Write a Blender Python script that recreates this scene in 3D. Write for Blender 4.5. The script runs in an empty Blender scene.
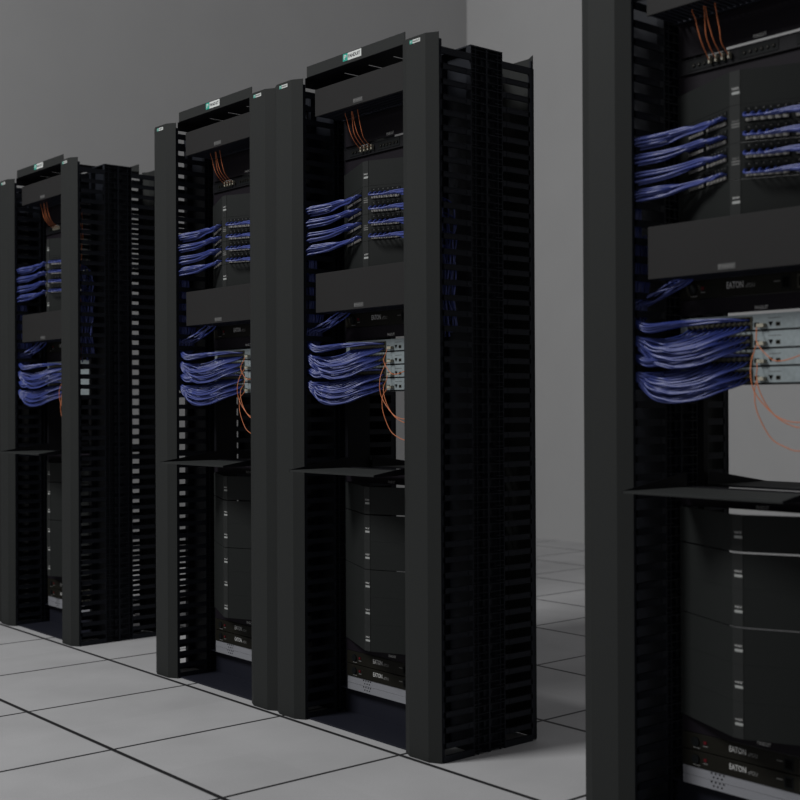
import bpy, bmesh, math, random
from mathutils import Vector, Matrix
random.seed(7)
S = bpy.context.scene
COL = S.collection
TILE = 0.6096

# ------------------------------------------------------------------ materials
def mat(name, col, rough=0.5, metal=0.0, spec=0.5, noise=0.0, nscale=60.0, bump=0.0, coat=0.0):
    m = bpy.data.materials.new(name); m.use_nodes = True
    nt = m.node_tree; b = nt.nodes['Principled BSDF']
    b.inputs['Base Color'].default_value = (*col, 1)
    b.inputs['Roughness'].default_value = rough
    b.inputs['Metallic'].default_value = metal
    b.inputs['Specular IOR Level'].default_value = spec
    b.inputs['Coat Weight'].default_value = coat
    tc = nt.nodes.new('ShaderNodeTexCoord')
    n = nt.nodes.new('ShaderNodeTexNoise'); n.inputs['Scale'].default_value = nscale
    n.inputs['Detail'].default_value = 4
    nt.links.new(tc.outputs['Object'], n.inputs['Vector'])
    if noise > 0:
        r = nt.nodes.new('ShaderNodeMapRange')
        r.inputs['From Min'].default_value = .3; r.inputs['From Max'].default_value = .7
        r.inputs['To Min'].default_value = 1 - noise; r.inputs['To Max'].default_value = 1 + noise
        nt.links.new(n.outputs['Fac'], r.inputs['Value'])
        v = nt.nodes.new('ShaderNodeVectorMath'); v.operation = 'SCALE'
        v.inputs[0].default_value = col
        nt.links.new(r.outputs['Result'], v.inputs['Scale'])
        nt.links.new(v.outputs['Vector'], b.inputs['Base Color'])
    if bump > 0:
        bp = nt.nodes.new('ShaderNodeBump'); bp.inputs['Strength'].default_value = bump
        bp.inputs['Distance'].default_value = .001
        nt.links.new(n.outputs['Fac'], bp.inputs['Height']); nt.links.new(bp.outputs['Normal'], b.inputs['Normal'])
    return m
M = {}
M['cover'] = mat('charcoal_powder_coat', (.0212, .0226, .0220), .6, 0, .12, .06, 900, .15)
M['plastic'] = mat('black_moulded_plastic', (.0100, .0115, .0160), .5, 0, .14, .05, 200)
M['steel'] = mat('black_rack_steel', (.0055, .0055, .0070), .55, 0, .12, .05, 150)
M['navy'] = mat('dark_navy_base_steel', (.0120, .0130, .0200), .55, 0, .15, .05, 150)
M['filler'] = mat('plum_black_filler', (.0078, .0060, .0090), .6, 0, .12, .05, 150)
M['blank'] = mat('black_angled_sheet', (.0130, .0145, .0140), .6, 0, .12, .05, 400, .1)
M['spinestrip'] = mat('spine_strip_painted_lit', (.0185, .0198, .0194), .6, 0, .12, .05, 300)  # lighter than the bent sheet: light on the front edge put into the colour
M['hcm'] = mat('dark_grey_cover', (.0195, .0190, .0190), .6, 0, .12, .05, 600, .1)
M['pdu'] = mat('black_power_strip', (.0085, .0080, .0056), .6, 0, .12, .05, 150)
M['silver'] = mat('brushed_silver', (.245, .25, .27), .5, .2, .2, .06, 300)
M['alu'] = mat('grey_steel_faceplate', (.24, .28, .29), .5, .2, .5, .10, 90)
M['edge'] = mat('dark_seam', (.005, .006, .0065), .6, 0, .1)
M['port'] = mat('olive_port_frame', (.050, .048, .036), .5, 0, .2)
M['hole'] = mat('port_opening_black', (.002, .002, .002), .8, 0, .05)
M['jack'] = mat('grey_jack_label', (.20, .195, .185), .5)
M['dot'] = mat('grey_print', (.16, .16, .155), .6, 0, .2)
M['white'] = mat('white_label', (.60, .62, .60), .5, 0, .2)
M['offwhite'] = mat('pale_print', (.48, .48, .47), .6, 0, .2)
M['badgegrey'] = mat('grey_badge', (.075, .075, .075), .5, 0, .2)
M['teal'] = mat('teal_logo_green', (.01, .32, .24), .5)
M['ink'] = mat('black_ink', (.01, .01, .015), .6, 0, .1)
M['red'] = mat('red_button', (.09, .004, .008), .5, 0, .2)
M['blue'] = mat('blue_cable_jacket', (.024, .042, .215), .42, 0, .9, .06, 60)
M['orange'] = mat('orange_fibre_jacket', (.52, .16, .06), .45, 0, .4, .06, 60)
M['conn'] = mat('cream_connector', (.34, .32, .25), .5)
M['comb'] = mat('black_comb_plastic', (.022, .024, .034), .5, 0, .25, .05, 200)
M['bar'] = mat('grey_label_bar', (.30, .31, .30), .6, 0, .2)
M['tray'] = mat('grey_tray_top', (.028, .030, .0295), .7, 0, .12, .08, 500, .15)

def floor_mat():
    m = bpy.data.materials.new('raised_floor_tiles'); m.use_nodes = True
    nt = m.node_tree; b = nt.nodes['Principled BSDF']; L = nt.links.new
    def N(t, **k):
        n = nt.nodes.new(t)
        for a, v in k.items(): setattr(n, a, v)
        return n
    tc = N('ShaderNodeTexCoord'); sp = N('ShaderNodeSeparateXYZ'); L(tc.outputs['Object'], sp.inputs[0])
    def seam(sock, half):
        d = N('ShaderNodeMath', operation='DIVIDE'); L(sock, d.inputs[0]); d.inputs[1].default_value = TILE
        a = N('ShaderNodeMath', operation='ADD'); L(d.outputs[0], a.inputs[0]); a.inputs[1].default_value = 100.5
        f = N('ShaderNodeMath', operation='FRACT'); L(a.outputs[0], f.inputs[0])
        s = N('ShaderNodeMath', operation='SUBTRACT'); L(f.outputs[0], s.inputs[0]); s.inputs[1].default_value = .5
        ab = N('ShaderNodeMath', operation='ABSOLUTE'); L(s.outputs[0], ab.inputs[0])
        r = N('ShaderNodeMapRange'); L(ab.outputs[0], r.inputs[0])
        r.inputs['From Min'].default_value = half * .75 / TILE; r.inputs['From Max'].default_value = half * 1.25 / TILE
        r.inputs['To Min'].default_value = 1; r.inputs['To Max'].default_value = 0
        fl = N('ShaderNodeMath', operation='FLOOR'); L(a.outputs[0], fl.inputs[0])
        return r.outputs[0], fl.outputs[0]
    sx, fx = seam(sp.outputs[0], .0062); sy, fy = seam(sp.outputs[1], .0080)
    mx = N('ShaderNodeMath', operation='MAXIMUM'); L(sx, mx.inputs[0]); L(sy, mx.inputs[1])
    cb = N('ShaderNodeCombineXYZ'); L(fx, cb.inputs[0]); L(fy, cb.inputs[1])
    wn = N('ShaderNodeTexWhiteNoise'); L(cb.outputs[0], wn.inputs['Vector'])
    n1 = N('ShaderNodeTexNoise'); n1.inputs['Scale'].default_value = 3.2; n1.inputs['Detail'].default_value = 5; L(tc.outputs['Object'], n1.inputs['Vector'])
    n2 = N('ShaderNodeTexNoise'); n2.inputs['Scale'].default_value = 260; L(tc.outputs['Object'], n2.inputs['Vector'])
    def rng(s, lo, hi, a=.3, c=.7):
        r = N('ShaderNodeMapRange'); L(s, r.inputs[0]); r.inputs['From Min'].default_value = a; r.inputs['From Max'].default_value = c
        r.inputs['To Min'].default_value = lo; r.inputs['To Max'].default_value = hi; return r.outputs[0]
    m1 = N('ShaderNodeMath', operation='MULTIPLY'); L(rng(n1.outputs['Fac'], .93, 1.07), m1.inputs[0]); L(rng(n2.outputs['Fac'], .94, 1.06), m1.inputs[1])
    m2 = N('ShaderNodeMath', operation='MULTIPLY'); L(m1.outputs[0], m2.inputs[0]); L(rng(wn.outputs['Value'], .97, 1.03, 0, 1), m2.inputs[1])
    sc = N('ShaderNodeVectorMath', operation='SCALE'); sc.inputs[0].default_value = (.40, .40, .405); L(m2.outputs[0], sc.inputs['Scale'])
    mix = N('ShaderNodeMix', data_type='RGBA'); L(mx.outputs[0], mix.inputs['Factor']); L(sc.outputs[0], mix.inputs['A'])
    mix.inputs['B'].default_value = (.012, .012, .013, 1)
    L(mix.outputs['Result'], b.inputs['Base Color']); b.inputs['Roughness'].default_value = .6; b.inputs['Specular IOR Level'].default_value = .3
    bp = N('ShaderNodeBump'); bp.invert = True; bp.inputs['Strength'].default_value = .5; bp.inputs['Distance'].default_value = .003
    L(mx.outputs[0], bp.inputs['Height']); L(bp.outputs['Normal'], b.inputs['Normal'])
    return m
M['floor'] = floor_mat()
M['wall'] = mat('matt_grey_wall', (.36, .36, .36), .9, 0, .1, .02, 2.5)

# ------------------------------------------------------------------ mesh builder
_tc = {}
def text_geo(s):
    """outline of a string as a triangulated flat mesh scaled to a unit box"""
    if s in _tc: return _tc[s]
    cu = bpy.data.curves.new('t', 'FONT'); cu.body = s; cu.resolution_u = 2; cu.offset = .012
    o = bpy.data.objects.new('t', cu); COL.objects.link(o)
    bpy.context.view_layer.update()
    dg = bpy.context.evaluated_depsgraph_get()
    me = bpy.data.meshes.new_from_object(o.evaluated_get(dg))
    vs = [v.co.copy() for v in me.vertices]; fs = [tuple(p.vertices) for p in me.polygons]
    x0 = min(v.x for v in vs); x1 = max(v.x for v in vs); y0 = min(v.y for v in vs); y1 = max(v.y for v in vs)
    vs = [((v.x - x0) / (x1 - x0), (v.y - y0) / (y1 - y0)) for v in vs]
    bpy.data.objects.remove(o); bpy.data.curves.remove(cu); bpy.data.meshes.remove(me)
    _tc[s] = (vs, fs); return _tc[s]

class MB:
    def __init__(s): s.v = []; s.f = []; s.m = []; s.mats = []; s.sm = []
    def mi(s, m):
        if m not in s.mats: s.mats.append(m)
        return s.mats.index(m)
    def add(s, vs, fs, m, smooth=False):
        b = len(s.v); s.v += [tuple(q) for q in vs]; k = s.mi(m)
        for f in fs: s.f.append(tuple(b + i for i in f)); s.m.append(k); s.sm.append(smooth)
        return s
    def box(s, x0, x1, y0, y1, z0, z1, m):
        vs = [(x, y, z) for z in (z0, z1) for (x, y) in ((x0, y0), (x1, y0), (x1, y1), (x0, y1))]
        return s.add(vs, [(3, 2, 1, 0), (4, 5, 6, 7), (0, 1, 5, 4), (1, 2, 6, 5), (2, 3, 7, 6), (3, 0, 4, 7)], m)
    def prism(s, pts, z0, z1, m):            # closed polygon in plan (counter-clockwise), extruded upwards
        n = len(pts); vs = [(x, y, z0) for x, y in pts] + [(x, y, z1) for x, y in pts]
        fs = [tuple(range(n))[::-1], tuple(range(n, 2 * n))] + [(i, (i + 1) % n, n + (i + 1) % n, n + i) for i in range(n)]
        return s.add(vs, fs, m)
    def sheet(s, pts, t, z0, z1, m):         # bent sheet: open polyline in plan, given a thickness, as quads
        n = len(pts); offs = []
        for i in range(n):
            a = Vector(pts[max(0, i - 1)]); b = Vector(pts[min(n - 1, i + 1)]); d = (b - a).normalized()
            offs.append((pts[i][0] - d.y * t, pts[i][1] + d.x * t))
        for i in range(n - 1):
            s.hexa([pts[i], pts[i + 1], offs[i + 1], offs[i]], z0, z1, m, i == 0, i == n - 2)
        return s
    def hexa(s, q, z0, z1, m, capa=True, capb=True):
        vs = [(x, y, z0) for x, y in q] + [(x, y, z1) for x, y in q]
        fs = [(3, 2, 1, 0), (4, 5, 6, 7), (0, 1, 5, 4), (2, 3, 7, 6)]
        if capb: fs.append((1, 2, 6, 5))
        if capa: fs.append((3, 0, 4, 7))
        return s.add(vs, fs, m)
    def yzprism(s, pts, x0, x1, m):
        n = len(pts); vs = [(x0, y, z) for y, z in pts] + [(x1, y, z) for y, z in pts]
        fs = [tuple(range(n))[::-1], tuple(range(n, 2 * n))] + [(i, (i + 1) % n, n + (i + 1) % n, n + i) for i in range(n)]
        return s.add(vs, fs, m)
    def disc(s, c, r, ax, t, m, n=10, r2=0):  # disc or ring facing along -y or +-x, thickness t
        cx, cy, cz = c; vs = []; 
        def pt(a, rr, d):
            return (cx + rr * math.cos(a), cy + d, cz + rr * math.sin(a)) if ax == 'y' else (cx + d, cy + rr * math.cos(a), cz + rr * math.sin(a))
        A = [2 * math.pi * i / n for i in range(n)]
        if r2 <= 0:
            vs = [pt(a, r, 0) for a in A] + [pt(a, r, t) for a in A]
            fs = [tuple(range(n)), tuple(range(n, 2 * n))] + [(i, (i + 1) % n, n + (i + 1) % n, n + i) for i in range(n)]
        else:
            vs = [pt(a, r, 0) for a in A] + [pt(a, r, t) for a in A] + [pt(a, r2, t) for a in A] + [pt(a, r2, 0) for a in A]
            fs = []
            for k in range(3): fs += [(k * n + i, k * n + (i + 1) % n, (k + 1) * n + (i + 1) % n, (k + 1) * n + i) for i in range(n)]
        return s.add(vs, fs, m)
    def text(s, t, x, z, w, h, y, m, d=(1, 0), lift=.0004):   # lettering on a vertical plane whose run is d in plan
        vs, fs = text_geo(t); nx, ny = d[1], -d[0]
        P = [(x + a * w * d[0] + nx * lift, y + a * w * d[1] + ny * lift, z + b * h) for a, b in vs]
        return s.add(P, fs, m)
    def fbox(s, o, d, s0, s1, z0, z1, a, b, m):  # box on a facet: origin o, direction d, from depth a to b along the outward normal
        nx, ny = d[1], -d[0]
        q = [(o[0] + d[0] * u + nx * w, o[1] + d[1] * u + ny * w) for u, w in ((s0, b), (s1, b), (s1, a), (s0, a))]
        return s.hexa(q, z0, z1, m)
    def tube(s, path, r, m, n=6, sub=5):
        P = catmull(path, sub); T = []
        for i in range(len(P)): T.append((P[min(i + 1, len(P) - 1)] - P[max(i - 1, 0)]).normalized())
        up = Vector((0, 0, 1)) if abs(T[0].z) < .9 else Vector((1, 0, 0))
        nrm = (up - T[0] * up.dot(T[0])).normalized(); vs = []
        for i, p in enumerate(P):
            nrm = (nrm - T[i] * nrm.dot(T[i])).normalized(); bn = T[i].cross(nrm)
            for k in range(n):
                a = 2 * math.pi * k / n; vs.append(p + (nrm * math.cos(a) + bn * math.sin(a)) * r)
        fs = []
        for i in range(len(P) - 1):
            for k in range(n): fs.append((i * n + k, i * n + (k + 1) % n, (i + 1) * n + (k + 1) % n, (i + 1) * n + k))
        s.add(vs, fs, m, True)
        s.add([vs[k] for k in range(n)], [tuple(range(n))[::-1]], m); s.add([vs[-n + k] for k in range(n)], [tuple(range(n))], m)
        return s
    def mesh(s, name, o=(0, 0, 0)):
        me = bpy.data.meshes.new(name)
        me.from_pydata([(x - o[0], y - o[1], z - o[2]) for x, y, z in s.v], [], s.f)
        for m in s.mats: me.materials.append(m)
        me.polygons.foreach_set('material_index', s.m); me.polygons.foreach_set('use_smooth', s.sm)
        me.update(); bm = bmesh.new(); bm.from_mesh(me)
        bmesh.ops.recalc_face_normals(bm, faces=bm.faces); bm.to_mesh(me); bm.free()
        return me

def catmull(pts, sub):
    P = [Vector(p) for p in pts]; P = [P[0] * 2 - P[1]] + P + [P[-1] * 2 - P[-2]]; out = []
    for i in range(1, len(P) - 2):
        a, b, c, d = P[i - 1:i + 3]
        for k in range(sub):
            t = k / sub
            out.append(.5 * ((2 * b) + (c - a) * t + (2 * a - 5 * b + 4 * c - d) * t * t + (3 * b - a - 3 * c + d) * t ** 3))
    out.append(P[-2]); return out

# ------------------------------------------------------------------ things, parts, copies
RACKS = {'D': 3.161, 'C': 1.805, 'B': 0.985, 'A': -0.504}
RNAME = {'D': 'the nearest rack', 'C': 'third rack from left', 'B': 'second rack from left', 'A': 'the leftmost rack'}
RSHORT = {'D': 'nearest rack', 'C': 'third rack from left', 'B': 'second rack from left', 'A': 'leftmost rack'}
TEMPL = []      # (root, label template, group template, racks)
OFF0 = RACKS['D']

def bevel(o, w=.0012):
    b = o.modifiers.new('bevel', 'BEVEL'); b.width = w; b.segments = 2; b.limit_method = 'ANGLE'; b.angle_limit = math.radians(30)

def thing(name, label, cat, org, group=None, racks='DCBA'):
    """Empty at org (rack coordinates) for the nearest rack; copied to the others later"""
    o = bpy.data.objects.new(name, None); COL.objects.link(o); o.empty_display_size = .05
    o.location = (org[0] + OFF0, org[1], org[2]); o['category'] = cat
    TEMPL.append((o, label, group, racks)); o['_o'] = list(org)
    return o
def part(root, name, mb, parent=None, label=None, bev=0, kind=None):
    me = mb.mesh(name, tuple(root['_o'])); o = bpy.data.objects.new(name, me); COL.objects.link(o)
    o.parent = parent or root
    if label: o['label'] = label
    if kind: o['kind'] = kind
    if bev: bevel(o, bev)
    return o
def solo(name, mb, label, cat, org, group=None, racks='DCBA', bev=0):
    """a thing that is one mesh"""
    me = mb.mesh(name, org); o = bpy.data.objects.new(name, me); COL.objects.link(o)
    o.location = (org[0] + OFF0, org[1], org[2]); o['category'] = cat
    if bev: bevel(o, bev)
    TEMPL.append((o, label, group, racks)); o['_o'] = list(org)
    return o
def copy_tree(o, parent=None):
    c = o.copy(); COL.objects.link(c)
    if parent: c.parent = parent
    for ch in o.children: copy_tree(ch, c)
    return c

# ------------------------------------------------------------------ vertical cable manager
UH = .0444; NF = 46
def badge(mb, x, z, w, h, y, d=(1, 0)):
    nx, ny = d[1], -d[0]
    mb.fbox((x, y), d, 0, w, z, z + h, 0, .0008, M['white'])
    mb.fbox((x, y), d, 0, w * .26, z, z + h, .0008, .0012, M['teal'])
    mb.text('P', x + w * .06, z + h * .2, w * .14, h * .62, y - .0012, M['white'])
    mb.text('PANDUIT', x + w * .30, z + h * .26, w * .64, h * .50, y - .0008, M['ink'])
def make_manager(name_label_side):
    x0, x1, cx = -.035, .119, .042
    t = thing('vertical_cable_manager', name_label_side, 'cable manager', (cx, .2225, 0), 'vertical cable managers beside the {g}')
    # central spine with moulded grid on both faces
    mb = MB(); mb.box(x0 + .022, x1 - .022, .180, .264, 0.0, 2.083, M['plastic']); mb.box(x0 + .008, x1 - .008, .205, .240, 0.0, 2.083, M['plastic'])
    for xa, xb in ((x0 + .018, x0 + .022), (x1 - .022, x1 - .018)): mb.box(xa, xb, .159, .286, 0.0, 2.083, M['plastic'])
    mb.box(x0 + .008, x0 + .018, .1575, .1600, 0, 2.083, M['plastic']); mb.box(x1 - .018, x1 - .008, .1575, .1600, 0, 2.083, M['plastic']); mb.box(x0 + .008, x0 + .018, .285, .2875, 0, 2.083, M['plastic']); mb.box(x1 - .018, x1 - .008, .285, .2875, 0, 2.083, M['plastic'])
    mb.box(x0, x1, .157, .288, 2.079, 2.0832, M['plastic'])
    for sgn, xa in ((-1, x0), (1, x1)):
        lo, hi = (xa, xa + .008) if sgn < 0 else (xa - .008, xa)
        for ya, wv in ((.157, .003), (.1755, .002), (.2195, .006), (.2675, .002), (.2848, .003)):
            mb.box(lo, hi, ya, ya + wv, 0.0, 2.083, M['plastic'])
        for k in range(NF + 1):
            z = .006 + k * UH
            if z > 2.07: break
            for dz, h in ((0, .0022), (.0085, .0018), (.0215, .0018)):
                if dz == .0085:
                    mb.box(lo, hi, .1785, .190, z + dz, z + dz + h, M['plastic']); mb.box(lo, hi, .2555, .267, z + dz, z + dz + h, M['plastic'])
                    mb.box(lo, hi, .160, .1753, z + dz, z + dz + h, M['plastic']); mb.box(lo, hi, .270, .2847, z + dz, z + dz + h, M['plastic'])
                else:
                    mb.box(lo, hi, .160, .285, z + dz, z + dz + h, M['plastic'])
            for yc in (.2060, .2385):
                mb.disc((lo if sgn < 0 else hi, yc, z + .0118), .0062, 'x', (.006 if sgn < 0 else -.006), M['plastic'], 10, .0040)
    part(t, 'central_spine', mb)
    # four finger columns (front / rear, both faces)
    for sgn, xa in ((-1, x0), (1, x1)):
        for rear in (0, 1):
            mb = MB()
            def Y(v): return v if not rear else .445 - v
            def bx(xx0, xx1, ya, yb, z0, z1):
                a, b = sorted((Y(ya), Y(yb))); mb.box(xx0, xx1, a, b, z0, z1, M['plastic'])
            lo, hi = (xa, xa + .007) if sgn < 0 else (xa - .007, xa)
            ri, ro = (xa + .007, xa + .011) if sgn < 0 else (xa - .011, xa - .007)
            r0, r1 = min(ri, ro), max(ri, ro)
            bx(lo + .0012, hi - .0012, .0372, .0432, .004, 2.057)       # rail behind the finger tips
            bx(lo, hi, .040, .157, 2.037, 2.057); bx(lo, hi, .040, .157, 0.0, .020)   # top and bottom rails
            for k in range(NF):
                zt = 2.0100 - k * UH
                if zt < .03: break
                zb = zt - .0168
                bx(lo + (.002 if sgn > 0 else 0), hi - (.002 if sgn < 0 else 0), .040, .1565, zb, zt)
                bx(lo, hi, .0385, .047, zb + .001, zt - .001)          # rounded tip
                e0, e1 = (lo, lo + .002) if sgn < 0 else (hi - .002, hi)
                e0 -= (.0012 if sgn < 0 else 0); e1 += (.0012 if sgn > 0 else 0)
                bx(e0, e1, .047, .141, zt - .002, zt); bx(e0, e1, .047, .141, zb, zb + .0018); bx(e0, e1, .1385, .141, zb + .0018, zt - .002)
            bx(lo + .002, hi - .002, .0318 if not rear else .0202, .0374, .004, 2.0572)          # closing strip beside the cover
            part(t, 'finger_column', mb)
    # covers front and rear
    for rear in (0, 1):
        mb = MB(); Y = (lambda v: v) if not rear else (lambda v: .451 - v)
        pl = [(x0, .0268), (0.0, .0104), (.084, .0104), (x1, .0310)]
        inner = [(x1 - .0012, .0332), (.0832, .0129), (.0008, .0129), (x0 + .0012, .0290)]
        ring = [(x, Y(v)) for x, v in pl + inner]
        n = 4
        for i in range(n - 1):
            q = [ring[i], ring[i + 1], ring[2 * n - 2 - i], ring[2 * n - 1 - i]]
            mb.hexa(q, .002, 2.0974, M['cover'], i == 0, i == n - 2)
        c = part(t, 'front_cover' if not rear else 'rear_cover', mb)
        if not rear:
            b = MB(); badge(b, .0165, 2.0785, .0455, .0105, .0104)
            part(t, 'badge', b, parent=c, label='small white and teal maker badge with black lettering')
        for xx in (x0, x1 - .006):
            a, bb = sorted((Y(.0315), Y(.0420)))
            h = MB(); h.box(xx, xx + .006, a, bb, 2.0575, 2.0785, M['plastic']); part(t, 'hinge_block', h)
    return t
mgr = make_manager('')
TEMPL.pop()

# ------------------------------------------------------------------ one rack with all it holds (rack coordinates)
XL, XR, XC = .165, .625, .395
FV = .172       # plane of the flat front panels
# rack frame
t = thing('equipment_rack', 'black open two-post equipment rack with badged top bar, {R}', 'rack', (XC, .2225, 0), 'open two-post equipment racks')
for x0, x1, w in ((.1225, XL, 1), (XR, .6265 + .001, -1)):
    mb = MB()
    if w > 0:
        full = MB(); full.box(.150, XL, .176, .180, .0905, 2.083, M['steel']); full.box(.150, XL, .265, .269, .0905, 2.083, M['steel']); full.box(XL - .004, XL, .180, .265, .0905, 2.083, M['steel'])
        POST = full.mesh('rack_post', tuple(t['_o']))
        mb.box(.146, XL, .262, .266, .0905, 2.083, M['steel']); mb.box(XL - .004, XL, .266, .280, .0905, 2.083, M['steel'])
    else:
        mb.box(.611, .628, .176, .180, .0905, 2.083, M['steel']); mb.box(.611, .628, .265, .269, .0905, 2.083, M['steel']); mb.box(.624, .628, .180, .265, .0905, 2.083, M['steel'])
    pp = part(t, 'rack_post', mb)
    if w > 0: pp['_left'] = 1
for rear in (0, 1):
    Y = (lambda v: v) if not rear else (lambda v: .445 - v)
    mb = MB()
    def bx(x0, x1, a, b, z0, z1, m): a, b = sorted((Y(a), Y(b))); mb.box(x0, x1, a, b, z0, z1, m)
    bx(.132, .627, .038, .0400, 2.099, 2.134, M['cover'])
    bx(.1215, .6285, .0400, .098, 2.0980, 2.0990, M['steel']); bx(.1215, .6285, .19, .2125, 2.0980, 2.0990, M['steel'])
    xs = [.1215, .2515, .2585, .3745, .3815, .4975, .5045, .6285]
    for i in range(0, 8, 2): bx(xs[i], xs[i + 1], .098, .19, 2.0980, 2.0990, M['steel'])
    bx(.1215, .1235, .0385, .2125, 2.067, 2.098, M['steel']); bx(.6265, .6285, .0385, .2125, 2.067, 2.098, M['steel'])
    bx(.1235, .6265, .172, .175, 2.0835, 2.0980, M['steel'])
    c = part(t, 'top_bar', mb, label='charcoal top bar with a white and teal badge' if not rear else None)
    if not rear:
        b = MB(); badge(b, .327, 2.1085, .092, .0230, .038); part(t, 'badge', b, parent=c, label='white and teal maker badge with black lettering')
    mb = MB(); bx(.1215, .6275, .046, .1985, 0.0, .0055, M['navy']); bx(.1215, .6275, .1985, .2035, 0.0, .0880, M['navy']); bx(.1215, .6275, .176, .2210, .0880, .0903, M['navy'])
    part(t, 'base_angle', mb, label='dark navy steel base angle bolted to the floor')

# horizontal cable managers
def hcm(z0, z1, lab, zb, bh, open_top):
    t = thing('horizontal_cable_manager', lab, 'cable manager', (XC, .11, z0), 'horizontal cable managers in the {g}')
    mb = MB(); mb.box(.160, .627, .050, .053, z0, z1, M['hcm']); mb.box(.160, .627, .053, .058, z1 - .003, z1, M['hcm']); mb.box(.160, .627, .053, .0565, z0, z0 + .003, M['hcm'])
    c = part(t, 'front_cover', mb, bev=.001)
    b = MB(); b.box(.362, .409, .0494, .050, zb, zb + bh, M['badgegrey']); b.text('P', .364, zb + .002, .007, bh * .7, .0494, M['dot']); b.text('PANDUIT', .374, zb + .0035, .033, bh * .5, .0494, M['dot'])
    part(t, 'badge', b, parent=c, label='small grey maker badge')
    for nm, za in (('lower_fingers', z0 + .0002), ('upper_fingers', z1 - .009)):
        mb = MB()
        for k in range(29):
            x = .166 + k * .0162; mb.box(x, x + .0055, .060, .164, za, za + .005, M['comb'])
            mb.box(x - .003, x + .0085, .0583, .0600, za, za + .005, M['comb'])
        mb.box(.163, .625, .1555, .164, za + .0001, za + .0051, M['comb'])
        part(t, nm, mb)
    mb = MB(); mb.box(XL - .002, XR - .015, .1645, .1755, z0 + .0002, z1 - .0002, M['steel']); part(t, 'back_plate', mb)
hcm(1.967, 2.0545, 'dark grey horizontal cable manager below the top bar of {R}', 1.9735, .0135, True)
hcm(1.328, 1.455, 'taller dark grey cable manager midway up {R}', 1.334, .0135, True)

# flat filler panels with printed maker name
def filler(z0, z1, lab, zt):
    t = thing('filler_panel', lab, 'panel', (XC, FV, z0), 'flat filler panels in the {g}')
    mb = MB(); mb.box(XL - .002, XR - .015, FV, .1755, z0, z1, M['filler']); part(t, 'panel', mb)
    b = MB(); b.text('PANDUIT', .378, zt, .0355, .0085, FV, M['offwhite']); part(t, 'lettering', b, label='pale printed maker name')
    return t
filler(1.8825, 1.9668, 'plum-black filler panel above the fibre panel in {R}', 1.8865)
filler(1.2435, 1.2815, 'plum-black filler panel right above the switches in {R}', 1.2475)
filler(.7755, .8165, 'black filler panel directly under the laptop shelf in {R}', .7785)
filler(.2190, .2640, 'plum-black filler panel above the two lower power strips in {R}', .2260)
t = thing('filler_panel', 'plain plum-black filler panel right below the fibre panel in {R}', 'panel', (XC, FV, 1.79), 'flat filler panels in the {g}')
mb = MB(); mb.box(XL - .002, XR - .015, FV, .1755, 1.712, 1.8372, M['filler']); part(t, 'panel', mb)

# fibre patch panel
t = thing('fibre_patch_panel', 'black fibre patch panel with orange fibre cables plugged in, {R}', 'patch panel', (XC, FV, 1.836))
mb = MB(); mb.box(XL - .002, XR - .015, .1670, .1755, 1.8375, 1.8740, M['steel']); mb.box(XL, XR - .02, .1650, .1670, 1.8375, 1.8400, M['steel']); mb.box(XL, XR - .02, .1655, .1670, 1.8715, 1.8735, M['steel'])
mb.box(.254, .297, .1650, .1655, 1.8715, 1.8728, M['offwhite'])
part(t, 'faceplate', mb)
for g0 in (.200, .345, .500):
    mb = MB(); n = 6
    mb.box(g0 - .004, g0 + .104, .1655, .1670, 1.8440, 1.8690, M['edge'])
    for k in range(n):
        x = g0 + .012 + k * .0158
        mb.disc((x, .1655, 1.8565), .0045, 'y', -.003, M['pdu'], 8, .0024); mb.disc((x, .1655, 1.8565), .0022, 'y', -.001, M['dot'], 8)
    part(t, 'adapter_strip', mb)
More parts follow.
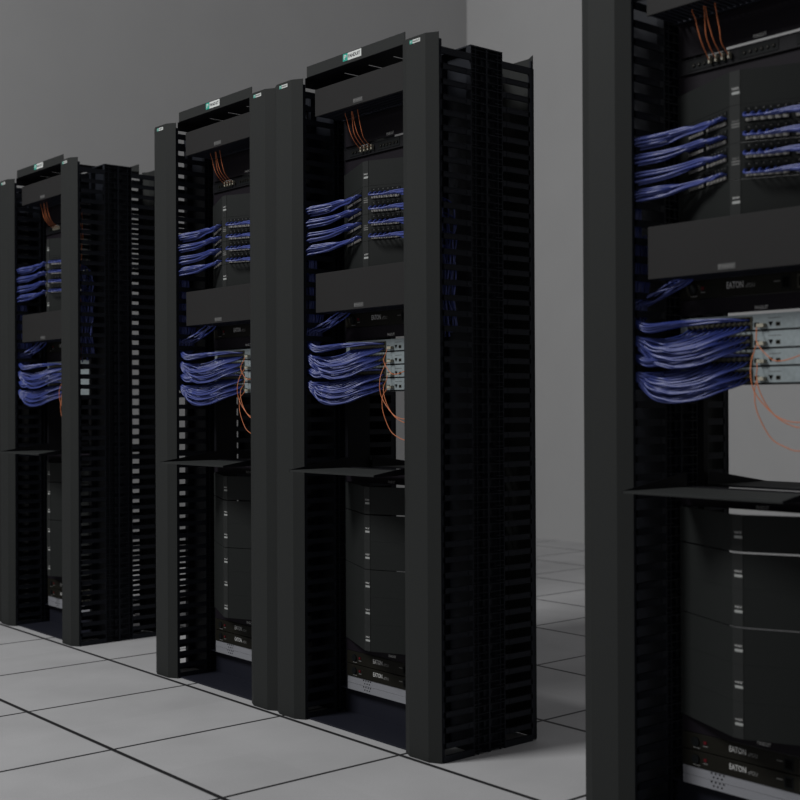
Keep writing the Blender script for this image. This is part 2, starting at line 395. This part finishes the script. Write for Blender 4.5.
# bent-front panels
FD = (-(.212), .093); FL = math.hypot(*FD)
LD = ((.38 - .168) / FL, (.072 - .165) / FL)     # left facet, run towards the spine
RD = ((.622 - .41) / FL, (.165 - .072) / FL)     # right facet, run away from the spine
def angled(z0, z1, lab, kind, grp):
    nm = 'angled_patch_panel' if kind else 'angled_blank_panel'
    t = thing(nm, lab, 'patch panel' if kind else 'panel', (XC, .12, z0), grp)
    g = .00015
    mb = MB(); mb.sheet([(.1635, .166), (.172, .1645), (.38, .072), (.41, .072), (.612, .1605)], .0022, z0 + g, z1 - g, M['blank'])
    part(t, 'bent_faceplate', mb)
    mb = MB(); mb.box(.3815, .4095, .0708, .0720, z0 + g, z1 - g, M['spinestrip']); sp = part(t, 'centre_strip', mb, label='strip down the front edge, painted lighter for the light on it')
    b = MB()
    if kind:
        zz = z0 + (z1 - z0) * .5
        b.text('PANDUIT', .388, zz + .0045, .0185, .0045, .0708, M['dot']); b.box(.386, .408, .0705, .0708, zz - .0012, zz + .0014, M['dot']); b.box(.3865, .4075, .0705, .0708, zz - .0074, zz - .0048, M['dot'])
    else:
        b.text('PANDUIT', .388, z1 - .0435, .0195, .0048, .0708, M['offwhite']); b.box(.3875, .4085, .0703, .0708, z1 - .0545, z1 - .0485, M['bar'])
    part(t, 'label', b, parent=sp, label='pale printed label')
    if kind:
        for zp in (z0 + .0470, z0 + .0050):
            for d, o, sl in ((LD, (.168, .165), ((.052, .122), (.136, .222))), (RD, (.41, .072), ((.011, .109), (.122, .21)))):
                for s0, s1 in sl:
                    mb = MB(); n = 6; st = (s1 - s0) / n
                    mb.fbox(o, d, s0 - .002, s1 + .001, zp - .0015, zp + .0315, .0002, .0014, M['edge'])
                    for k in range(n):
                        a = s0 + k * st
                        mb.fbox(o, d, a + st * .1, a + st * .84, zp + .0085, zp + .0200, .0014, .0018, M['hole'])
                        mb.fbox(o, d, a + st * .05, a + st * .9, zp - .0005, zp + .0065, .0014, .0045, M['jack'])
                        mb.fbox(o, d, a + st * .38, a + st * .55, zp + .0265, zp + .0285, .0014, .0017, M['dot'])
                    part(t, 'jack_module', mb)
angled(1.7100, 1.7890, 'black angled blank panel above the blue patching in {R}', 0, 'angled blank panels around the patching in the {g}')
angled(1.6230, 1.7095, 'upper angled patch panel full of blue cables in {R}', 1, 'angled patch panels in the {g}')
angled(1.5390, 1.6225, 'lower angled patch panel full of blue cables in {R}', 1, 'angled patch panels in the {g}')
angled(1.4560, 1.5385, 'black angled blank panel below the blue patching in {R}', 0, 'angled blank panels around the patching in the {g}')
zs = [.7730, .6878, .6028, .5158, .4305, .3455, .2610]
ordn = ['topmost', 'second from top', 'third from top', 'fourth from top', 'fifth from top', 'lowest']
for i in range(6):
    cut = {1: .0035, 3: .0020}.get(i, 0)
    angled(zs[i + 1], zs[i] - cut, 'black angled blank panel, ' + ordn[i] + ' of the lower stack in {R}', 0, 'lower stack of angled blanks in the {g}')

# power strips
def pdu(z0, z1, lab):
    t = thing('power_strip', lab, 'power strip', (XC, FV, z0), 'rack power strips in the {g}')
    f = .169; h = z1 - z0
    mb = MB(); mb.box(XL - .001, XR - .015, f, .215, z0 + .001, z1 - .001, M['pdu']); part(t, 'housing', mb, bev=.0008)
    b = MB(); b.text('EATON', .302, z0 + h * .42, .0465, h * .34, f, M['offwhite']); b.text('ePDU', .354, z0 + h * .40, .026, h * .22, f, M['dot']); 
    part(t, 'lettering', b, label='pale printed lettering')
    for xa, xb, q in ((.431, .447, .56), (.227, .240, .32), (.197, .217, .14)):
        b = MB(); b.box(xa, xb, f - .0003, f, z0 + h * q, z0 + h * (q + .05), M['dot']); part(t, 'printed_mark', b)
    b = MB(); b.box(.229, .237, f - .002, f, z0 + h * .47, z0 + h * .64, M['red']); part(t, 'button', b, label='small red button')
    b = MB(); b.disc((.205, f, z0 + h * .52), h * .26, 'y', -.004, M['edge'], 16); part(t, 'knob', b)
    for x in (.463, .505, .547, .589):
        b = MB(); b.box(x - .012, x + .012, f - .0012, f, z0 + h * .16, z0 + h * .84, M['port' if x > .47 else 'edge'])
        b.box(x - .0085, x + .0085, f - .0016, f - .0012, z0 + h * .26, z0 + h * .74, M['hole']); part(t, 'outlet', b)
pdu(1.2820, 1.3292, 'black power strip below the middle cable manager in {R}')
pdu(.1765, .2185, 'black power strip, upper of the pair near the base of {R}')
pdu(.1345, .1760, 'black power strip, lower of the pair near the base of {R}')

# silver vented panel
t = thing('vented_panel', 'silver vented panel just above the navy base of {R}', 'panel', (XC, FV, .091))
mb = MB(); mb.box(XL - .001, XR - .015, FV, .1975, .0905, .1120, M['silver']); mb.box(XL - .001, XR - .015, FV, .1975, .1128, .1340, M['silver']); mb.box(XL, XR - .016, FV + .0006, .197, .1118, .1130, M['edge'])
part(t, 'panel', mb)
mb = MB()
for zr, n, off in ((.1300, 4, 0), (.1205, 3, .006), (.1090, 4, 0), (.0995, 3, .006)):
    for k in range(n): mb.disc((.2485 + off + k * .0118, FV, zr), .0026, 'y', -.0004, M['hole'], 8)
part(t, 'vent_holes', mb)

# network switches
swz = [(1.1967, 1.2366), (1.1547, 1.1955), (1.1130, 1.1535), (1.0720, 1.1118)]
for i, (z0, z1) in enumerate(swz):
    t = thing('network_switch', ['topmost', 'second from top', 'third from top', 'lowest'][i] + ' of the four grey network switches in {R}', 'network switch', (XC, FV, z0), 'stacked network switches in the {g}')
    mb = MB(); mb.box(XL - .001, XR - .015, FV, .1750, z0, z1, M['alu']); mb.box(.172, .604, .1750, .34, z0 + .001, z1 - .001, M['alu']); mb.box(XL, XR - .016, .1715, FV, z0 - .0003, z0 + .0034, M['edge'])
    part(t, 'chassis', mb)
    h = z1 - z0
    mb = MB(); mb.box(.186, .371, .1695, FV, z0 + .004, z1 - .0055, M['port'])
    for k in range(12):
        x = .189 + k * .0152
        for za in (z0 + .0055, z1 - .0180): mb.box(x, x + .0108, .1692, .1695, za, za + .0095, M['hole'])
    part(t, 'port_block', mb, label='olive block with two rows of ports')
    mb = MB(); mb.box(.3765, .3885, .1702, FV, z0 + .009, z0 + .0195, M['hole']); part(t, 'uplink_port', mb)
    mb = MB(); mb.add([(.4135, .1713, z0 + .0205), (.4265, .1713, z0 + .0205), (.420, .1713, z0 + .009)], [(0, 1, 2)], M['hole']); part(t, 'uplink_port', mb)
    mb = MB(); mb.box(.4335, .4455, .1714, FV, z0 + .0095, z0 + .0190, M['port']); mb.box(.4352, .4438, .1712, .1714, z0 + .011, z0 + .0175, M['hole'])
    part(t, 'console_port', mb)
    for xa, xb in ((.414, .448), (.500, .520)):
        b = MB(); b.box(xa, xb, FV - .0003, FV, z0 + h * .71, z0 + h * .745, M['badgegrey']); part(t, 'printed_mark', b)

# laptop shelves, front and rear, folded down from the posts
for rear in (0, 1):
    Y = (lambda v: v) if not rear else (lambda v: .445 - v)
    t = thing('laptop_shelf', ('grey steel laptop shelf jutting from the front of {R}' if not rear else 'grey steel laptop shelf on the rear side of {R}'), 'shelf', (XC, Y(.05), .82), 'fold-out laptop shelves of the {g}')
    mb = MB(); a, b = sorted((Y(-.070), Y(.150))); mb.box(.178, .604, a, b, .8195, .8220, M['tray']); a, b = sorted((Y(-.0695), Y(-.067))); mb.box(.178, .604, a, b, .8168, .8195, M['tray'])
    part(t, 'shelf_plate', mb)
    for xa in (.176, .604):
        mb = MB(); pts = [(Y(-.0705), .8222), (Y(-.0705), .8165), (Y(.02), .8165), (Y(.02), .8180), (Y(.1745), .8180), (Y(.1745), .8560), (Y(.150), .8540)]
        mb.yzprism(pts, xa, xa + .002, M['steel']); part(t, 'side_gusset', mb)
    mb = MB(); a, b = sorted((Y(.1715), Y(.1752))); mb.box(XL, XR - .015, a, b, .8185, .8240, M['steel']); part(t, 'mounting_flange', mb)

# ------------------------------------------------------------------ cables
R0 = .0026
def disc_off(i, n, r, ph=0):
    a = i * 2.39996 + ph; q = r * math.sqrt((i + .5) / n); return q * math.cos(a), q * math.sin(a)
patch = []     # (curve points, row key)
rows = [1.6855, 1.6420, 1.5985, 1.5560]           # height of the sockets' cable row
exits = [1.670, 1.626, 1.578, 1.531]
low = [  # switch, row, exit height, sag
    (0, 1, 1.2230, 0), (0, 0, 1.1870, 1), (1, 1, 1.1820, 1), (1, 0, 1.1770, 2),
    (2, 1, 1.1400, 0), (2, 0, 1.1000, 1), (3, 1, 1.0960, 1), (3, 0, 1.0900, 2)]
def low_path(li, c, n=12):
    sw, top, ze, sag = low[li]; z0, z1 = swz[sw]
    px = .1945 + c * .0152; pz = (z1 - .0135) if top else (z0 + .0100)
    rn = random.Random(li * 31 + c)
    j = lambda a: rn.uniform(-a, a)
    oy, oz = disc_off(c, n, .0105)
    if sag == 0:
        zl = ze - .013
        return [(.085, .060 + oy * .6, ze + .006 + oz), (.118, .056 + oy * .6, ze + oz * .9), (.150, .060 + oy, zl + oz + j(.002)), (.185, .085 + oy * .8, zl + .005 + oz * .8),
                (.215 + .0 * px, .118 + oy * .5, ze - .002 + oz * .6)] + ([(px - .045, .140 + j(.002), pz + .001 + oz * .25)] if px > .29 else []) + [(px - .010, .158, pz), (px, .171, pz)]
    zb, rg = {1: (1.188, .036), 2: (1.166, .034), 3: (1.146, .036), 5: (1.104, .034), 6: (1.084, .034), 7: (1.066, .038)}[li]
    k = c / 11; zl = zb - rg * k ** .8 + j(.004); mx = .135 + (px - .135) * (.42 + j(.04))
    v1 = .064 + .040 * (1 - k) + j(.006); dr = ze - zl
    return [(.070, .072 + oy, ze + .016 + oz), (.110, .058 + oy * .8, ze + .003 + oz), (.134 + j(.003), .056 + .6 * oy, ze - .30 * dr + oz * .8), (.160 + j(.004), v1 - .004, zl + dr * .22 + oz * .5),
            (.5 * (.165 + mx), v1, zl + dr * .05 + oz * .3), (mx, v1 + .006, zl), (mx + (px - mx) * .42, v1 + .020, zl + (pz - zl) * .14), (mx + (px - mx) * .75, v1 + .040 + j(.004), zl + (pz - zl) * .46 + j(.003)),
            (px - .004, .147, pz - .010), (px + j(.0008), .162, pz - .001), (px, .171, pz)]
def left_fac(px): return .165 - (px - .168) * .093 / .212
li_for_row = [0, 2, 4, 6]
for r in range(4):
    for i in range(12):
        k = i if i < 6 else i
        px = (.368 - i * .0128) if i < 6 else (.280 - (i - 6) * .0128); zp = rows[r] - .001; pv = left_fac(px)
        rn = random.Random(r * 100 + i); j = lambda a: rn.uniform(-a, a)
        oy, oz = disc_off((i * 5) % 12, 12, .0118, r * 1.7)
        P = [(px, pv - .002, zp), (px - .006, pv - .017, zp + .001)]
        u = px - .030
        for uu, vv, zz, sc in ((.338, .070, .0015, .50), (.300, .077, .001, .85), (.245, .086, -.001, .85), (.190, .084, -.004, 1.05), (.150, .072, -.008, 1.15), (.122, .056, -.012, 1.2)):
            if uu < px - .016:
                sag = -(.006 * max(0, (12 - i) / 12) if uu < .2 else 0)
                P.append((uu + j(.003), vv + oy * sc + j(.0006), rows[r] - .0075 + zz + (.0030 if uu > .28 else .0015 if uu > .2 else 0) + oz * sc + j(.0006) + sag * (oz < 0)))
        # down inside the manager, then out to a switch
        L = li_for_row[r]; q = low_path(L, i)
        ix, iy = .085 + j(.020), .066 + .034 * (i / 11) + j(.006)
        P += [(.098, .056 + oy, exits[r] - .012 + oz), (ix, iy, exits[r] - .05 + j(.01)), (ix + j(.01), iy + j(.006), 1.38 + j(.02)), (ix + j(.008), iy, q[0][2] + .05)]
        patch.append((P + q, ('L', r)))
for L in (1, 3, 5, 7):
    for i in range(12):
        rn = random.Random(L * 57 + i); j = lambda a: rn.uniform(-a, a); q = low_path(L, i)
        ix, iy = .096 + j(.012), .052 + .060 * (i / 11) + j(.005)
        P = [(.330 + j(.03), .130 + j(.02), 1.352 + j(.008)), (.245 + j(.02), .120 + j(.02), 1.340 + j(.005)), (.192 + j(.02), .110 + .04 * (i / 11), 1.320 + j(.006)), (.135, .095 + .05 * (i / 11), 1.290 + j(.014)), (ix, iy, 1.262 + j(.01)), (ix - .01, iy, q[0][2] + .03 + .004 * 0)]
        if q[0][2] > 1.19: P = P[:-1] + [(ix - .008, iy, 1.235)]
        if i % 3 or L in (3, 7): P = [(ix - .02 + j(.02), .085 + .05 * (i / 11) + j(.01), 1.44 + j(.02)), (ix - .01 + j(.015), .08 + .05 * (i / 11), 1.36 + j(.01))] + P[-2:]
        patch.append((P + q, ('S', L)))
for r in range(4):
    for i in range(8):
        a = .008 + i * .0170 if i < 6 else .008 + .116 + (i - 6) * .017
        px, pv = .41 + RD[0] * (a + .006), .072 + RD[1] * (a + .006); zp = rows[r] + .0005
        rn = random.Random(r * 77 + i + 9); j = lambda a: rn.uniform(-a, a); oy, oz = disc_off((i * 3) % 8, 8, .0115)
        P = [(px, pv - .001, zp), (px + .001, pv - .009, zp + .0010), (px + .002, pv - .016, zp - .003), (px + .009, pv - .022, zp - .0085), (px + .028, pv - .024, zp - .0105)]
        for uu, vv, zz in ((.490, .074, -.011), (.530, .078, -.012), (.575, .078, -.015), (.620, .066, -.019), (.650, .060, -.022)):
            if uu > px + .045: P.append((uu, vv + oy * (.5 + (uu - .45) * 3), rows[r] + zz + oz * (.45 + (uu - .45) * 3)))
        ix = .742 + j(.030); iy = .060 + .05 * (i / 7) + j(.008); ze = 1.29 - .02 * r + j(.04)
        P += [(.700, iy * .7 + .02, exits[r] - .02 + oz), (ix, iy, exits[r] - .06)]
        z = exits[r] - .12
        while z > ze: P.append((ix + j(.010), iy + j(.012), z)); z -= .07
        P.append((ix + j(.01), iy + j(.01), ze))
        patch.append((P, ('R', r)))
side = {'L': 'blue patch cable curving left from {w} row of jacks in {r}', 'S': 'blue patch cable swooping from {w} in {r}', 'R': 'blue patch cable looping right from {w} row of jacks in {r}'}
rw = ['the top', 'the second', 'the third', 'the bottom']
sw_w = {1: 'topmost switch, lower ports', 3: 'second switch, lower ports', 5: 'third switch, lower ports', 7: 'lowest switch, lower ports'}
stuffmb = {'B': MB(), 'A': MB()}
for P, (sd, r) in patch:
    mb = MB(); mb.tube(P, R0, M['blue'], 6, 4)
    who = 'DCB' if sd == 'R' else 'DC'
    w = rw[r] if sd != 'S' else sw_w[r]
    lab = side[sd].replace('{w}', w).replace('{r}', '{Rs}')
    org = (P[0][0], P[0][1], P[0][2])
    solo('patch_cable', mb, lab, 'cable', org, 'blue patch cables: ' + {'L': 'left bundle, row ', 'R': 'right bundle, row ', 'S': 'swoop, level '}[sd] + str(r + 1) + ', {g}', who)
    for k in 'BA':
        if k not in who: stuffmb[k].tube([(x + RACKS[k], y, z) for x, y, z in P], R0, M['blue'], 5, 3)
# remaining cables of the two farther racks
mbs = MB()
for k in 'BA':
    b = len(mbs.v); q = stuffmb[k]; mbs.v += q.v; mbs.f += [tuple(b + i for i in f) for f in q.f]; mbs.m += q.m; mbs.sm += q.sm; mbs.mats = q.mats
o = bpy.data.objects.new('patch_cables', mbs.mesh('patch_cables', (.2, .1, 1.05))); COL.objects.link(o); o.location = (.2, .1, 1.05)
o['label'] = 'mass of blue patch cables in the two racks farthest left'; o['category'] = 'cables'; o['kind'] = 'stuff'

# orange fibre cables
swp = [
    [(.395, .152, 1.193), (.412, .128, 1.168), (.438, .120, 1.142), (.470, .120, 1.1225), (.529, .120, 1.134), (.600, .100, 1.165)],
    [(.391, .152, 1.155), (.395, .130, 1.122), (.401, .120, 1.085), (.412, .120, 1.050), (.450, .120, 1.0100), (.485, .120, .990), (.529, .120, .984), (.600, .100, 1.00)],
    [(.396, .152, 1.106), (.411, .128, 1.084), (.425, .120, 1.052), (.448, .120, 1.0150), (.480, .120, .9880), (.529, .120, .972), (.600, .100, .985)],
    [(.392, .152, 1.072), (.405, .128, 1.052), (.417, .120, 1.007), (.451, .120, .9499), (.489, .120, .928), (.529, .120, .9199), (.600, .100, .94)]]
tops = [[(.271, .125, 1.880), (.272, .108, 1.905), (.266, .100, 1.945), (.264, .098, 1.975)],
        [(.288, .125, 1.880), (.290, .108, 1.905), (.293, .100, 1.945), (.297, .098, 1.978)],
        [(.305, .125, 1.880), (.305, .108, 1.905), (.299, .101, 1.945), (.300, .099, 1.980)],
        [(.322, .125, 1.880), (.329, .108, 1.905), (.326, .100, 1.945), (.325, .098, 1.978)]]
for i in range(4):
    xc = .264 + i * .0185; j = lambda a: random.uniform(-a, a)
    sz = swz[i][0] + .0115
    P = [(xc, .156, 1.8575)] + tops[i] + [(.350, .100, 2.005), (.450, .100, 2.010), (.580, .095, 2.000), (.655, .072, 1.975), (.715, .062, 1.92)]
    for z in (1.85, 1.76, 1.66, 1.56, 1.46, 1.36, 1.26): P.append((.740 + j(.014), .060 + j(.014), z + j(.01)))
    P += [(.735 + j(.01), .055 + j(.008), 1.17), (.700, .055, swp[i][-1][2] + .015), (.655, .070, swp[i][-1][2])] + swp[i][::-1] + [(.3905, .160, sz - .003), (.3900, .166, sz)]
    t = thing('fibre_cable', ['first', 'second', 'third', 'fourth'][i] + ' orange fibre cable from the left, {R}', 'cable', (xc, .156, 1.8575), 'orange fibre cables in the {g}')
    mb = MB(); mb.tube(P, .00125, M['orange'], 6, 6); part(t, 'cable_jacket', mb)
    mb = MB()
    for zz in (.0042, -.0042): mb.box(xc - .0022, xc + .0022,   .1545, .1652, 1.8575 + zz - .0034, 1.8575 + zz + .0034, M['conn'])
    part(t, 'upper_connector', mb, label='cream duplex connector')
    mb = MB(); mb.box(.3895, .4085, .1585, .1711, sz - .0035, sz + .0050, M['conn']); part(t, 'lower_connector', mb, label='cream connector')

# ------------------------------------------------------------------ copy the template to every rack
def finish(o, label, group, k):
    o['label'] = label.replace('{Rs}', RSHORT[k]).replace('{R}', RNAME[k])
    if group: o['group'] = group.replace('{g}', RSHORT[k])
for root, lab, grp, who in TEMPL:
    for k in who:
        if k == 'D': o = root
        else:
            o = copy_tree(root); o.location.x = root.location.x - OFF0 + RACKS[k]
        if k != 'D':
            for ch in o.children:
                if '_left' in ch.keys(): ch.data = POST
        finish(o, lab, grp, k)
for root, *_ in TEMPL: pass
# managers: left and right of each rack; the right one of the nearest rack stands outside the frame but carries the cables
MP = .665
mlabel = {('A', 0): 'charcoal vertical cable manager at the far left edge', ('A', 1): 'charcoal vertical cable manager right of the leftmost rack',
          ('B', 0): 'charcoal vertical cable manager left of the second rack, bright gaps between its fingers', ('B', 1): 'left one of two charcoal vertical cable managers standing side by side',
          ('C', 0): 'right one of two charcoal vertical cable managers standing side by side', ('C', 1): 'charcoal vertical cable manager in the centre with its fingered black side fully in view',
          ('D', 0): 'tall charcoal vertical cable manager in the right foreground', ('D', 1): 'charcoal vertical cable manager right of the nearest rack',
          ('Z', 0): 'charcoal vertical cable manager hidden behind the one at the far left edge'}
first = True
RACKS['Z'] = RACKS['A'] - .1545
for k in 'DCBAZ':
    for s in (0, 1):
        if (k, s) == ('Z', 1): continue
        o = mgr if first else copy_tree(mgr); first = False
        o.location = (RACKS[k] + s * MP + .042 + {('D', 0): .0085, ('A', 1): -.004}.get((k, s), 0), .2225, 0)
        o['label'] = mlabel[(k, s)]; o['group'] = 'vertical cable managers'
for o in list(S.objects):
    for q in ('_o', '_left'):
        if q in o.keys(): del o[q]

# ------------------------------------------------------------------ room
def struct(name, mb, org=(0, 0, 0)):
    o = bpy.data.objects.new(name, mb.mesh(name, org)); COL.objects.link(o); o.location = org; o['kind'] = 'structure'; return o
UW, VW, H = -2.177, 4.64, 4.6
mb = MB(); mb.box(UW - .1, 9.0, -7.0, VW + .1, -.05, 0, M['floor']); struct('floor', mb)
mb = MB(); mb.box(UW - .1, UW, -7.0, VW + .1, 0, H, M['wall']); struct('wall_left', mb)
mb = MB(); mb.box(UW, 9.0, VW, VW + .1, 0, H, M['wall']); struct('wall_back', mb)

# ------------------------------------------------------------------ light
def area(name, loc, target, size, power, col=(1, 1, 1)):
    l = bpy.data.lights.new(name, 'AREA'); l.shape = 'SQUARE'; l.size = size; l.energy = power; l.color = col
    o = bpy.data.objects.new(name, l); COL.objects.link(o); o.location = loc
    d = Vector(target) - Vector(loc); o.rotation_euler = d.to_track_quat('-Z', 'Y').to_euler(); return o
area('key_light', (.45, -5.5, 6.5), (1.8, .5, .6), 2.0, 470)
w = bpy.data.worlds.new('studio'); S.world = w; w.use_nodes = True
w.node_tree.nodes['Background'].inputs['Color'].default_value = (.98, .97, 1, 1); w.node_tree.nodes['Background'].inputs['Strength'].default_value = .185

# ------------------------------------------------------------------ camera
cam = bpy.data.cameras.new('camera'); co = bpy.data.objects.new('camera', cam); COL.objects.link(co); S.camera = co
cam.sensor_fit = 'HORIZONTAL'; cam.sensor_width = 36; cam.lens = 1245.3993 / 800 * 36; cam.clip_end = 100
yaw, pitch, roll = -.8693378, .0045164, -.0044529
f = Vector((math.sin(yaw) * math.cos(pitch), math.cos(yaw) * math.cos(pitch), math.sin(pitch)))
r = Vector((math.cos(yaw), -math.sin(yaw), 0)); up = r.cross(f)
c, s = math.cos(roll), math.sin(roll); r, up = c * r + s * up, -s * r + c * up
m = Matrix((r, up, -f)).transposed().to_4x4(); m.translation = (5.23693, -2.35707, 1.02521); co.matrix_world = m
cam.dof.use_dof = True; cam.dof.focus_distance = 4.2; cam.dof.aperture_fstop = 3.6
S.view_settings.view_transform = 'Standard'; S.view_settings.look = 'None'; S.view_settings.exposure = 0; S.view_settings.gamma = 1
S.view_settings.use_curve_mapping = False
